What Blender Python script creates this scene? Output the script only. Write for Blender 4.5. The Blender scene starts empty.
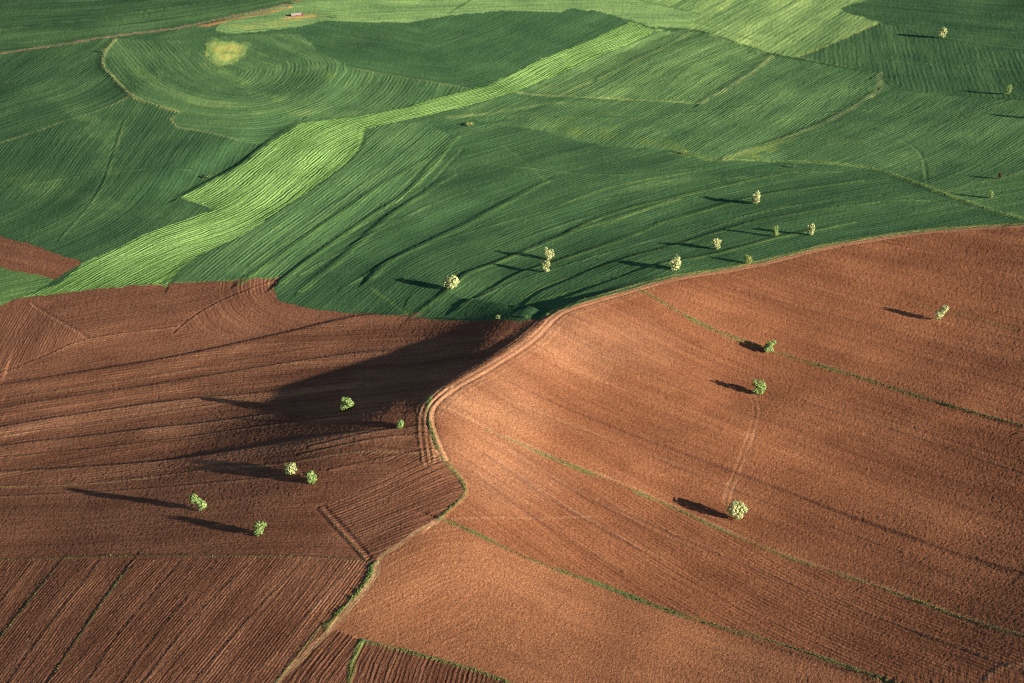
import bpy, math, random
import numpy as np
from mathutils import Vector

# ------------------------------------------------------------------ camera, sky, sun, exposure
S = bpy.context.scene
C = S.collection
PITCH = math.radians(29.0)
CAM_H = 230.0
FPX = 1422.2            # focal length in photo pixels (50 mm on 36 mm, 1024 wide)
cam_d = bpy.data.cameras.new('camera'); cam_d.lens = 50; cam_d.sensor_width = 36
cam_d.clip_start = 1; cam_d.clip_end = 30000
cam = bpy.data.objects.new('camera', cam_d); C.objects.link(cam)
cam.location = (0, 0, CAM_H); cam.rotation_euler = (math.pi/2 - PITCH, 0, 0)
S.camera = cam

SUN_EL = math.radians(16.5)
SUN_AZ = math.radians(-29.0)          # direction to the sun in the ground plane, from +X
SUN_H = np.array([math.cos(SUN_AZ), math.sin(SUN_AZ)])
sun_dir = Vector((math.cos(SUN_EL)*SUN_H[0], math.cos(SUN_EL)*SUN_H[1], math.sin(SUN_EL)))
W = bpy.data.worlds.new('World'); S.world = W; W.use_nodes = True
wn = W.node_tree.nodes; bg = wn['Background']
sky = wn.new('ShaderNodeTexSky'); sky.sky_type = 'NISHITA'; sky.sun_disc = False
sky.air_density = .7; sky.dust_density = .3; sky.sun_elevation = SUN_EL; sky.sun_rotation = math.pi/2 - SUN_AZ
W.node_tree.links.new(sky.outputs[0], bg.inputs[0]); bg.inputs[1].default_value = 0.05
S.cycles.use_denoising = False; S.cycles.filter_width = 1.15
sd = bpy.data.lights.new('sun', 'SUN'); sd.energy = 5.0; sd.angle = math.radians(0.5); sd.color = (1, .92, .80)
sun = bpy.data.objects.new('sun', sd); C.objects.link(sun)
sun.rotation_euler = (-sun_dir).to_track_quat('-Z', 'Y').to_euler(); sun.location = (300, -100, 400)
S.view_settings.view_transform = 'Standard'; S.view_settings.look = 'None'
S.view_settings.gamma = 1; S.view_settings.exposure = 1.24; S.view_settings.use_curve_mapping = False

rng = np.random.default_rng(7); random.seed(7)

# ------------------------------------------------------------------ pixels to ground
SP, CP = math.sin(PITCH), math.cos(PITCH)
def rays(px):
    px = np.asarray(px, float).reshape(-1, 2)
    a = (px[:, 0]-512)/FPX; b = -(px[:, 1]-341.5)/FPX
    return np.stack([a, CP + b*SP, -SP + b*CP], 1)
def ground(px, zf):
    """where the ray through each photo pixel meets the ground z = zf(x, y)"""
    d = rays(px); z = np.zeros(len(d))
    for k in range(40):
        t = (z - CAM_H)/d[:, 2]
        p = d[:, :2]*t[:, None]
        z = z + .6*(zf(p) - z)
    return d[:, :2]*((z - CAM_H)/d[:, 2])[:, None]
def smooth(a, b, x):
    t = np.clip((x-a)/(b-a), 0, 1); return t*t*(3-2*t)
def value_noise(p, scale, seed):
    q = p/scale; i = np.floor(q).astype(np.int64); f = q-i; f = f*f*(3-2*f)
    def h(a, b):
        n = (a*374761393 + b*668265263 + seed*982451653) & 0xffffffff
        n = ((n ^ (n >> 13))*1274126177) & 0xffffffff
        return ((n ^ (n >> 16)) & 0xffff)/32767.5 - 1
    x, y = i[:, 0], i[:, 1]
    a = h(x, y)*(1-f[:, 0]) + h(x+1, y)*f[:, 0]; b = h(x, y+1)*(1-f[:, 0]) + h(x+1, y+1)*f[:, 0]
    return a*(1-f[:, 1]) + b*f[:, 1]
def fbm(p, scale, seed, octaves=3):
    r = np.zeros(len(p)); a = 1.
    for k in range(octaves): r += a*value_noise(p, scale/2**k, seed+k*17); a *= .5
    return r
def line_dist(p, poly, ext=0.):
    """signed distance (left of travel positive) and arc length of the nearest point on a polyline"""
    q = np.array(poly, float)
    if ext:
        a = q[0]-q[1]; b = q[-1]-q[-2]
        q = np.vstack([q[0]+a/np.linalg.norm(a)*ext, q, q[-1]+b/np.linalg.norm(b)*ext])
    best = np.full(len(p), 1e18); sd_ = np.zeros(len(p)); arc = np.zeros(len(p)); s0 = 0.
    for k in range(len(q)-1):
        d = q[k+1]-q[k]; L = np.linalg.norm(d); d = d/L
        w = p-q[k]; t = np.clip(w@d, 0, L); e = w-t[:, None]*d
        r2 = (e*e).sum(1); m = r2 < best
        best[m] = r2[m]
        sd_[m] = (np.sqrt(r2)*np.where(d[0]*w[:, 1]-d[1]*w[:, 0] >= 0, 1, -1))[m]; arc[m] = (s0+t)[m]
        s0 += L
    return sd_, arc
def resample(q, step):
    """smooth (Catmull-Rom) polyline through the points, evenly sampled"""
    q = np.array(q, float)
    if len(q) > 2:
        e = np.vstack([2*q[0]-q[1], q, 2*q[-1]-q[-2]]); out = []
        for k in range(1, len(e)-2):
            a, b, c, d = e[k-1], e[k], e[k+1], e[k+2]
            for t in np.linspace(0, 1, 6, endpoint=False):
                out.append(.5*((2*b)+(c-a)*t+(2*a-5*b+4*c-d)*t*t+(3*b-a-3*c+d)*t**3))
        q = np.array(out+[q[-1]])
    L = np.r_[0, np.cumsum(np.linalg.norm(np.diff(q, axis=0), axis=1))]
    n = max(2, int(L[-1]/step)+1); s = np.linspace(0, L[-1], n)
    return np.stack([np.interp(s, L, q[:, 0]), np.interp(s, L, q[:, 1])], 1)
def inside(p, poly):
    poly = np.asarray(poly); r = np.zeros(len(p), bool)
    lo, hi = poly.min(0), poly.max(0)
    m = np.where((p[:, 0] >= lo[0]) & (p[:, 0] <= hi[0]) & (p[:, 1] >= lo[1]) & (p[:, 1] <= hi[1]))[0]
    x, y = p[m, 0], p[m, 1]; c = np.zeros(len(m), bool); j = len(poly)-1
    for i in range(len(poly)):
        (xi, yi), (xj, yj) = poly[i], poly[j]
        if yi != yj:
            c ^= ((yi > y) != (yj > y)) & (x < (xj-xi)*(y-yi)/(yj-yi)+xi)
        j = i
    r[m] = c; return r

# ------------------------------------------------------------------ the lie of the land
# ground shaped to give the wanted sunlight, corners leaned away to darken them: 1 = level, above 1 leans to the sun, below 1 leans away from it
SL_X = [-130, 0, 128, 256, 384, 512, 640, 768, 896, 1024, 1160]
SL = {
 -110: [.8, .75, .8, 1, 1.15, 1.1, 1.15, 1.1, .75, .7, .8],
 0:    [.65, .42, .65, .95, 1.2, 1.1, 1.15, 1.1, .62, .42, .6],
 85:   [.65, .45, .75, 1.0, .9, 1.1, .95, .9, .7, .45, .6],
 170:  [.7, .6, .7, 1.0, 1.0, .95, .95, .95, .8, .65, .8],
 256:  [.7, .65, .85, .95, .8, .75, .85, .9, .82, .55, .65],
 341:  [.7, .68, .85, .85, .35, None, 1.6, 1.25, .86, .5, .65],
 427:  [.5, .45, .4, -.02, None, 1.7, 1.45, 1.0, .72, .45, .6],
 512:  [.5, .36, .34, .36, .6, 1.6, 1.2, .85, .58, .36, .5],
 598:  [.6, .42, .48, .6, .95, 1.15, 1.0, .72, .46, .27, .4],
 683:  [.6, .32, .40, .52, .75, .78, .62, .45, .32, .22, .35],
 790:  [.7, .6, .6, .7, .8, .85, .8, .7, .65, .6, .7]}
SAMP = [(x, y, r) for y, row in SL.items() for x, r in zip(SL_X, row) if r is not None]
SAMP += [(480, 325, .0), (440, 345, -.18), (470, 345, -.5), (410, 375, -.3), (430, 370, -.45), (340, 385, .04), (300, 418, 0.), (350, 405, -.16), (390, 400, -.26), (240, 440, .08), (200, 452, .14), (270, 430, .04), (390, 345, .3), (350, 362, .25), (300, 385, .3), (250, 410, .25), (420, 335, .3), (330, 350, .65), (290, 372, .5), (200, 405, .45), (350, 442, .5), (300, 470, .28), (230, 475, .26), (200, 500, .34), (150, 465, .4), (330, 428, .0), (370, 425, .2),
         (520, 305, .1), (500, 290, .35), (640, 258, .42), (700, 243, .48), (540, 258, .5), (600, 265, .42), (600, 280, .45), (780, 235, .55), (740, 203, .7), (450, 285, .6), (410, 275, .6), (400, 420, .65), (380, 437, .55), (420, 415, .9), (410, 405, .5), (400, 440, .45), (420, 430, .7), (440, 490, .8),
         (560, 335, 2.1), (600, 330, 1.9), (480, 400, 2.0), (470, 430, 1.9), (475, 465, 2.2), (520, 370, 2.0), (500, 500, 1.7),
         (615, 330, 2.1), (650, 362, 1.8), (690, 388, 1.5), (590, 365, 1.35), (630, 392, 1.15), (680, 415, 1.0), (740, 400, 1.0), (560, 400, 1.6), (600, 430, 1.55), (800, 440, .95), (860, 470, .8), (740, 350, 1.35), (700, 300, 1.35), (820, 280, 1.0), (940, 250, .7), (420, 590, 1.15), (480, 560, 1.25)]
SAMP = np.array(SAMP)
KS = 13.0; KX0, KY0, NKX, NKY = -540., 100., 84, 98
def bs(f):
    return np.stack([(1-f)**3/6, (3*f**3-6*f*f+4)/6, (-3*f**3+3*f*f+3*f+1)/6, f**3/6], -1)
def dbs(f):
    return np.stack([-(1-f)**2/2, (3*f*f-4*f)/2, (-3*f*f+2*f+1)/2, f*f/2], -1)
def spl(p):
    u = np.clip((p[:, 0]-KX0)/KS, 1, NKX-3.001); v = np.clip((p[:, 1]-KY0)/KS, 1, NKY-3.001)
    i = np.floor(u).astype(int); j = np.floor(v).astype(int); return i, j, u-i, v-j
coef = np.zeros((NKX, NKY))
def base_z(p):
    i, j, f, g = spl(p); bu, bv = bs(f), bs(g); z = np.zeros(len(p))
    for a in range(4):
        for b in range(4): z += bu[:, a]*bv[:, b]*coef[i-1+a, j-1+b]
    return z
idx = np.arange(NKX*NKY).reshape(NKX, NKY)
def stiff(c):
    """gradient of the bending energy of the surface, plus a weak pull to level"""
    o = 2e-7*c; a = 2.2e-4
    d = c[:-2]-2*c[1:-1]+c[2:]; o[:-2] += a*d; o[1:-1] -= 2*a*d; o[2:] += a*d
    d = c[:, :-2]-2*c[:, 1:-1]+c[:, 2:]; o[:, :-2] += a*d; o[:, 1:-1] -= 2*a*d; o[:, 2:] += a*d
    d = 2*a*(c[:-1, :-1]-c[1:, :-1]-c[:-1, 1:]+c[1:, 1:]); o[:-1, :-1] += d; o[1:, :-1] -= d; o[:-1, 1:] -= d; o[1:, 1:] += d
    return o
target = (SAMP[:, 2]-1)*math.tan(SUN_EL)
for it in range(3):
    p = ground(SAMP[:, :2], base_z)
    i, j, f, g = spl(p); bu, bv, du, dv = bs(f), bs(g), dbs(f)/KS, dbs(g)/KS
    ii = np.stack([idx[i-1+a, j-1+b] for a in range(4) for b in range(4)], 1)
    ww = np.stack([-(du[:, a]*bv[:, b]*SUN_H[0] + bu[:, a]*dv[:, b]*SUN_H[1]) for a in range(4) for b in range(4)], 1)
    iif = ii.ravel()
    def op(c):
        r = (c.ravel()[ii]*ww).sum(1)
        return stiff(c) + np.bincount(iif, (ww*r[:, None]).ravel(), NKX*NKY).reshape(NKX, NKY)
    res = np.bincount(iif, (ww*target[:, None]).ravel(), NKX*NKY).reshape(NKX, NKY) - op(coef)
    d = res.copy(); rr = (res*res).sum()
    for q in range(3000):                       # conjugate gradients
        h = op(d); al = rr/(d*h).sum(); coef = coef+al*d; res = res-al*h; r2 = (res*res).sum()
        if r2 < 1e-14: break
        d = res+(r2/rr)*d; rr = r2

# banks: (photo line, drop in metres at each point, width of the face, where it eases out, side that drops: +1 left of travel)
CREST = [(680, 279), (640, 289), (590, 302), (557, 316), (530, 338), (490, 364), (450, 388), (429, 405), (429, 432), (443, 460), (463, 480), (463, 496), (441, 516), (400, 543), (374, 575)]
BANKS = [
 (CREST, [0, .2, .7, 1.3, 1.6, 1.8, 1.4, .6, .3, .4, .5, .5, .5, .4, 0], 9, 16, 75, -1),
 ([(558, 311), (575, 304), (600, 297), (640, 286), (690, 276)], [2.6, 2.4, 1.8, .8, 0], 9, 14, 55, 1),
 ([(0, 386), (68, 375), (171, 358), (273, 336), (350, 318), (400, 314)], [.5, .6, .7, .7, .6, .2], 3, 4, 26, 1),
 ([(0, 408), (171, 382), (350, 353), (420, 346)], [.25, .35, .4, .2], 1.6, 3, 14, 1),
 ([(0, 427), (171, 401), (342, 384)], [.3, .35, .2], 1.6, 3, 12, 1),
 ([(0, 446), (137, 430), (260, 415)], [.3, .4, .2], 1.6, 3, 12, 1),
 ([(0, 472), (137, 463), (300, 440), (400, 428)], [.3, .4, .4, .1], 1.6, 3, 12, 1),
 ([(412, 315), (446, 290), (466, 273), (493, 263), (518, 253), (555, 238), (580, 228), (640, 210)], [.2, .8, .9, .8, .7, .7, .5, .2], 3, 5, 22, 1),
 ([(460, 304), (493, 286), (522, 271), (555, 261), (610, 243), (660, 222)], [.8, .9, .8, .6, .4, .2], 3, 4, 16, 1),
 ([(522, 297), (546, 284), (580, 273), (618, 260), (670, 246), (713, 233), (758, 220), (840, 206)], [.7, .8, .6, .5, .5, .5, .4, .2], 2.5, 4, 15, 1),
 ([(530, 302), (583, 286), (635, 271), (670, 261), (720, 252), (772, 238), (818, 229), (850, 222)], [.6, .8, .7, .6, .6, .5, .4, .2], 2.5, 4, 14, 1),
 ([(572, 229), (613, 212), (690, 193), (793, 171)], [.4, .6, .6, .2], 3, 4, 18, 1),
 ([(660, 222), (700, 211), (760, 195), (860, 180)], [.4, .5, .5, .2], 3, 4, 16, 1),
 ([(280, 281), (320, 250), (370, 215), (408, 190), (430, 166), (455, 137)], [.8, .7, .65, .6, .5, .2], 3, 6, 24, 1),
 ([(240, 282), (290, 246), (340, 212), (381, 184), (422, 160)], [.3, .6, .65, .5, .2], 3, 6, 22, 1),
 ([(300, 290), (340, 258), (381, 222), (408, 202), (453, 174)], [.2, .5, .6, .5, .2], 3, 5, 20, 1),
 ([(170, 283), (178, 271), (205, 252), (246, 233), (308, 191), (345, 165), (362, 145)], [.3, .35, .35, .35, .3, .3, .2], 3, 6, 22, 1),
 ([(370, 277), (390, 260), (431, 240), (472, 220), (545, 181)], [.6, .6, .6, .5, .3], 3, 5, 18, 1),
 ([(600, 78), (650, 54), (691, 32)], [.9, .9, .5], 5, 7, 26, 1),
 ([(701, 103), (740, 80), (773, 54)], [1, 1, .6], 5, 7, 26, 1),
 ([(658, 31), (620, 48), (579, 65), (514, 92), (466, 106)], [.6, .9, .9, .8, .4], 5, 7, 26, 1),
 ([(674, 26), (700, 31), (773, 54), (821, 63), (879, 73)], [.8, .9, .9, .8, .6], 5, 7, 22, -1),
 ([(725, 159), (787, 137), (838, 115), (876, 91)], [.4, .8, .8, .6], 4, 6, 24, 1),
 ([(818, 162), (872, 168), (913, 181), (941, 192), (1024, 219)], [.2, .35, .4, .35, .25], 3, 5, 20, -1),
 ([(114, 40), (104, 52), (103, 65), (113, 76), (130, 93), (150, 103), (178, 112)], [.2, .4, .45, .45, .4, .35, .2], 4, 6, 24, -1),
 ([(180, 197), (200, 187), (240, 165), (268, 143), (300, 123)], [.6, .9, 1, .9, .4], 4, 6, 20, 1),
 ([(63, 559), (0, 638)], [.05, .07], .8, 3, 10, -1),
 ([(133, 561), (90, 620), (48, 683)], [.06, .07, .07], .8, 3, 10, -1),
 ([(674, 309), (718, 331), (763, 348), (865, 379), (1024, 425)], [.3, .4, .4, .4, .4], 1.5, 3, 10, -1),
 ([(439, 517), (518, 554), (607, 587), (725, 628), (879, 677)], [.4, .5, .5, .5, .5], 1.5, 3, 10, -1),
 ([(504, 379), (579, 413), (694, 457), (811, 501), (1024, 573)], [.2, .25, .3, .3, .3], 1.2, 2, 8, -1),
]
# low swells: (photo line, height, half width)
SWELLS = [([(585, 332), (635, 366), (690, 397)], 1.3, 9), ([(470, 395), (540, 430), (620, 470)], .7, 9), ([(760, 330), (850, 360), (960, 395)], .8, 11), ([(700, 440), (800, 480), (920, 525)], .7, 12),
          ([(560, 120), (640, 138), (720, 150)], 1.6, 20), ([(150, 92), (220, 108), (300, 112)], 1.6, 18), ([(300, 62), (330, 75), (320, 92)], 1.2, 12), ([(20, 95), (60, 120), (100, 160)], 1.2, 18), ([(60, 215), (130, 185), (190, 150)], 1.2, 18),
          ([(640, 60), (700, 75), (760, 90)], 1.4, 22), ([(840, 150), (900, 130), (980, 125)], 1.2, 20), ([(560, 60), (480, 50), (400, 45)], 1.6, 25), ([(60, 330), (160, 320), (240, 300)], .6, 10), ([(420, 575), (520, 600), (640, 640)], .6, 12)]
_sw = [(resample(ground(l, base_z), 6.0), h, w) for l, h, w in SWELLS]
for k in range(7, 13): BANKS[k] = (BANKS[k][0], [x*.62 for x in BANKS[k][1]], *BANKS[k][2:])
for k in range(18, 23): BANKS[k] = (BANKS[k][0], [x*.6 for x in BANKS[k][1]], *BANKS[k][2:])
_bank = [(resample(ground(l, base_z), 4.0), ground(l, base_z), h, a, b, c, s) for l, h, a, b, c, s in BANKS]
_bk = []
for q, l, h, a, b, c, s in _bank:
    _, arcs = line_dist(l, q); _bk.append((q, np.r_[arcs], np.array(h), a, b, c, s))
def land_z(p):
    z = base_z(p)
    for q, h, w in _sw:
        lo, hi = q.min(0)-3*w, q.max(0)+3*w
        m = np.where((p[:, 0] > lo[0]) & (p[:, 0] < hi[0]) & (p[:, 1] > lo[1]) & (p[:, 1] < hi[1]))[0]
        if len(m): z[m] += h*np.exp(-(line_dist(p[m], q)[0]/w)**2)
    for q, arcs, h, a, b, c, s in _bk:
        lo, hi = q.min(0)-c, q.max(0)+c
        m = np.where((p[:, 0] > lo[0]) & (p[:, 0] < hi[0]) & (p[:, 1] > lo[1]) & (p[:, 1] < hi[1]))[0]
        if not len(m): continue
        d, arc = line_dist(p[m], q); d = d*s
        o = np.argsort(arcs); hh = np.interp(arc, arcs[o], h[o])
        # fade the bank out beyond its two ends
        e0 = np.linalg.norm(p[m]-q[0], axis=1); e1 = np.linalg.norm(p[m]-q[-1], axis=1)
        fade = np.where(arc < .01, 0, 1)*np.where(arc > arcs.max()-.01, 0, 1)
        fade = np.maximum(fade, np.where((arc < .01), 1-smooth(0, 12, e0), 0)); fade = np.maximum(fade, np.where(arc > arcs.max()-.01, 1-smooth(0, 12, e1), 0))
        z[m] -= hh*fade*smooth(0, a, d)*(1-smooth(b, c, d))*(d > 0)
    return z

# ------------------------------------------------------------------ the ground grid: finer near, coarser far and off to the sides
def grow(v0, step, n, f=1.12):
    out = []; v = v0
    for _ in range(n): step *= f; v += step; out.append(v)
    return out
st = 1.08/FPX
ts = list(np.arange(-.385, .3851, st))
ts = grow(ts[0], -st, 32, 1.13)[::-1] + ts + grow(ts[-1], st, 32, 1.13)
pys = np.arange(705, -22, -1.05)
ang = PITCH + np.arctan((pys-341.5)/FPX)
ys = list(CAM_H/np.tan(ang))
ys = grow(ys[0], -(ys[1]-ys[0]), 28, 1.13)[::-1] + ys + grow(ys[-1], ys[-1]-ys[-2], 40, 1.11)
ts, ys = np.array(ts), np.array(ys)
ys = ys[ys > 60]
nx, ny = len(ts), len(ys)
Y = np.repeat(ys, nx); X = np.tile(ts, ny)*(Y*CP + CAM_H*SP)
XY = np.stack([X, Y], 1)
Z = land_z(XY); Z0 = Z.copy()
def height_at(p, Zg=None):
    """height of the finished ground (grid with its relief) near a point"""
    Zg = Z if Zg is None else Zg
    p = np.atleast_2d(p); iy = np.clip(np.searchsorted(ys, p[:, 1])-1, 0, ny-2)
    out = np.empty(len(p))
    fy = np.clip((p[:, 1]-ys[iy])/(ys[iy+1]-ys[iy]), 0, 1)
    def row(i):
        t = p[:, 0]/(ys[i]*CP+CAM_H*SP); ix = np.clip(np.searchsorted(ts, t)-1, 0, nx-2)
        fx = np.clip((t-ts[ix])/(ts[ix+1]-ts[ix]), 0, 1); return Zg[i*nx+ix]*(1-fx)+Zg[i*nx+ix+1]*fx
    return row(iy)*(1-fy)+row(iy+1)*fy
def G(px): return ground(px, lambda p: height_at(p, Z0))

# ------------------------------------------------------------------ materials
def new_mat(name):
    m = bpy.data.materials.new(name); m.use_nodes = True; nt = m.node_tree; nt.nodes.clear()
    out = nt.nodes.new('ShaderNodeOutputMaterial'); b = nt.nodes.new('ShaderNodeBsdfPrincipled')
    nt.links.new(b.outputs[0], out.inputs[0])
    b.inputs['Roughness'].default_value = 1; b.inputs['Specular IOR Level'].default_value = .05
    return m, nt, b
class NT:
    def __init__(s, nt): s.nt = nt
    def n(s, t, **k):
        o = s.nt.nodes.new(t)
        for a, v in k.items(): setattr(o, a, v)
        return o
    def set(s, sock, v):
        if isinstance(v, bpy.types.NodeSocket): s.nt.links.new(v, sock)
        else: sock.default_value = v
    def math(s, op, a, b=0., c=0.):
        o = s.n('ShaderNodeMath', operation=op)
        for k, v in enumerate((a, b, c)): s.set(o.inputs[k], v)
        return o.outputs[0]
    def noise(s, vec, scale, detail=2, rough=.5):
        o = s.n('ShaderNodeTexNoise'); s.set(o.inputs['Vector'], vec); o.inputs['Scale'].default_value = scale
        o.inputs['Detail'].default_value = detail; o.inputs['Roughness'].default_value = rough
        return o.outputs[0]
    def mix(s, f, a, b, blend='MIX'):
        o = s.n('ShaderNodeMix', data_type='RGBA', blend_type=blend)
        s.set(o.inputs[0], f); s.set(o.inputs[6], a); s.set(o.inputs[7], b); return o.outputs[2]
    def ramp(s, v, lo, hi, a=0., b=1.):
        o = s.n('ShaderNodeMapRange'); s.set(o.inputs[0], v); o.inputs[1].default_value = lo; o.inputs[2].default_value = hi
        o.inputs[3].default_value = a; o.inputs[4].default_value = b; return o.outputs[0]
def field_mat(name, period=2.0, rib=.12, streak=.35, clod=.14, mottle=.25, clod_size=.8, wob=.6, dark=(.55, .5, .5), light=(1.35, 1.4, 1.35), streak_scale=1.0, spec=0.05):
    period *= .68
    """worked ground or crop: colour from the 'tint' attribute, rows along the 'rows' attribute (u across, v along, in metres)"""
    m, nt, b = new_mat(name); k = NT(nt)
    at = k.n('ShaderNodeAttribute', attribute_name='rows'); sep = k.n('ShaderNodeSeparateXYZ'); nt.links.new(at.outputs['Vector'], sep.inputs[0])
    u, v, amp = sep.outputs
    ti = k.n('ShaderNodeAttribute', attribute_name='tint')
    geo = k.n('ShaderNodeNewGeometry'); pos = geo.outputs['Position']
    wobble = k.math('MULTIPLY_ADD', k.noise(pos, .07, 2), wob*period, u)
    wobble = k.math('MULTIPLY_ADD', k.noise(pos, .4, 2), .35*period, wobble)
    rows = k.math('SINE', k.math('MULTIPLY', wobble, 2*math.pi/period))
    comb = k.n('ShaderNodeCombineXYZ'); k.set(comb.inputs[0], k.math('MULTIPLY', wobble, 1/period)); k.set(comb.inputs[1], k.math('MULTIPLY', v, .03/period*2))
    strk = k.noise(comb.outputs[0], .9*streak_scale, 3, .65)           # long streaks that follow the rows
    comb2 = k.n('ShaderNodeCombineXYZ'); k.set(comb2.inputs[0], k.math('MULTIPLY', wobble, 1/period)); k.set(comb2.inputs[1], k.math('MULTIPLY', v, .008/period*2)); comb2.inputs[2].default_value = 7.3
    wide = k.noise(comb2.outputs[0], .17*streak_scale, 3, .6)
    cl = k.noise(pos, 1/clod_size, 3, .7)
    big = k.noise(pos, .035, 4, .6)
    f1 = k.ramp(strk, .3, .7); f2 = k.ramp(wide, .3, .7); f3 = k.ramp(big, .3, .7); f4 = k.ramp(cl, .37, .64)
    col = ti.outputs['Color']
    d4, l4 = (*dark, 1), (*light, 1)
    def vary(col, f, amt):
        g = k.mix(f, d4, l4); g = k.mix(amt, (1, 1, 1, 1), g); return k.mix(1., col, g, 'MULTIPLY')
    col = vary(col, f1, k.math('MULTIPLY', amp, streak)); col = vary(col, f2, k.math('MULTIPLY', amp, streak)); col = vary(col, f3, mottle); col = vary(col, f4, min(1, mottle*1.5))
    k.set(b.inputs['Base Color'], col)
    patchy = k.ramp(k.noise(pos, .11, 3, .6), .38, .64, .05, 1.)
    h = k.math('MULTIPLY', k.math('MULTIPLY_ADD', k.math('MULTIPLY', rows, patchy), rib*.42, k.math('MULTIPLY', strk, rib*2.6)), amp)
    grit = k.noise(pos, 2.2/clod_size, 1, .8)
    h = k.math('MULTIPLY_ADD', grit, clod*.55, k.math('MULTIPLY_ADD', cl, clod, h))
    bp = k.n('ShaderNodeBump'); bp.inputs['Strength'].default_value = 1; bp.inputs['Distance'].default_value = 1
    k.set(bp.inputs['Height'], h); k.set(b.inputs['Normal'], bp.outputs[0])
    b.inputs['Specular IOR Level'].default_value = spec
    return m

# ------------------------------------------------------------------ fields: (name, label, outline in the photo, tint, rows guide line, material settings)
BORDER = [(18, 298), (30, 297), (75, 291), (150, 284), (220, 281), (275, 278), (282, 276), (277, 284), (273, 291), (282, 301), (300, 306), (345, 312), (410, 316), (470, 320), (520, 321), (548, 317),
          (560, 309), (590, 299), (640, 286), (677, 277), (720, 271), (760, 263), (800, 253), (830, 246), (870, 239), (920, 232), (970, 228), (1024, 225), (1200, 218)]
STRIP_TOP = [(20, 297), (60, 283), (83, 263), (110, 251), (150, 232), (200, 214), (216, 209), (180, 197), (200, 187), (240, 165), (268, 143), (300, 123), (345, 117), (400, 108), (450, 94), (487, 85), (520, 69), (560, 51), (600, 35), (632, 20)]
STRIP_LOW = [(170, 283), (178, 271), (205, 252), (246, 233), (308, 191), (345, 165), (362, 145), (366, 128), (391, 123), (466, 106), (514, 92), (579, 65), (658, 31)]
TRACK_LINE = [(0, 487), (85, 484), (205, 470), (281, 464), (358, 452), (440, 457)]
UP_VERGE = [(446, 410), (487, 430), (531, 449), (613, 482), (674, 508), (777, 553), (879, 587), (964, 618), (1024, 636), (1200, 690)]
LO_VERGE = [(440, 518), (477, 534), (518, 554), (559, 570), (607, 587), (655, 606), (725, 628), (777, 643), (828, 660), (879, 677), (960, 705), (1200, 790)]
TOP_VERGE = [(640, 290), (674, 309), (718, 331), (763, 348), (811, 363), (865, 379), (934, 401), (1024, 425), (1200, 470)]
ROAD = [(-160, 78), (0, 53), (60, 44), (109, 36), (150, 31), (185, 26), (226, 17), (250, 12), (274, 7), (300, 0), (340, -12), (420, -30)]
CURVE_V = [(116, 39), (106, 51), (103, 65), (113, 77), (130, 94), (150, 103), (178, 112)]
R1 = [(658, 27), (700, 31), (773, 54), (821, 63), (879, 73)]
CURVE_R = [(879, 73), (876, 91), (838, 115), (787, 137), (725, 159)]
VERGE_R = [(725, 159), (770, 161), (818, 162), (872, 168), (913, 181), (941, 192), (1024, 219), (1200, 262)]
SHORE = [(230, 33), (262, 31), (300, 26), (325, 20), (370, 22), (410, 22), (450, 15), (500, 10), (560, 12), (572, 8), (600, 11), (632, 20)]
DKG = (.040, .106, .046); MDG = (.060, .146, .059); LTG = (.245, .43, .14); SGR = (.13, .262, .098)
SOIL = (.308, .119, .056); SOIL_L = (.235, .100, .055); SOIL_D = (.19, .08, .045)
crop = dict(period=2.0, rib=.10, streak=.5, clod=.095, clod_size=.42, mottle=.5, dark=(.55, .6, .62), light=(1.75, 1.5, 1.35))
soil = dict(period=1.5, rib=.05, streak=.4, clod=.15, clod_size=.5, mottle=.5)
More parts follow.
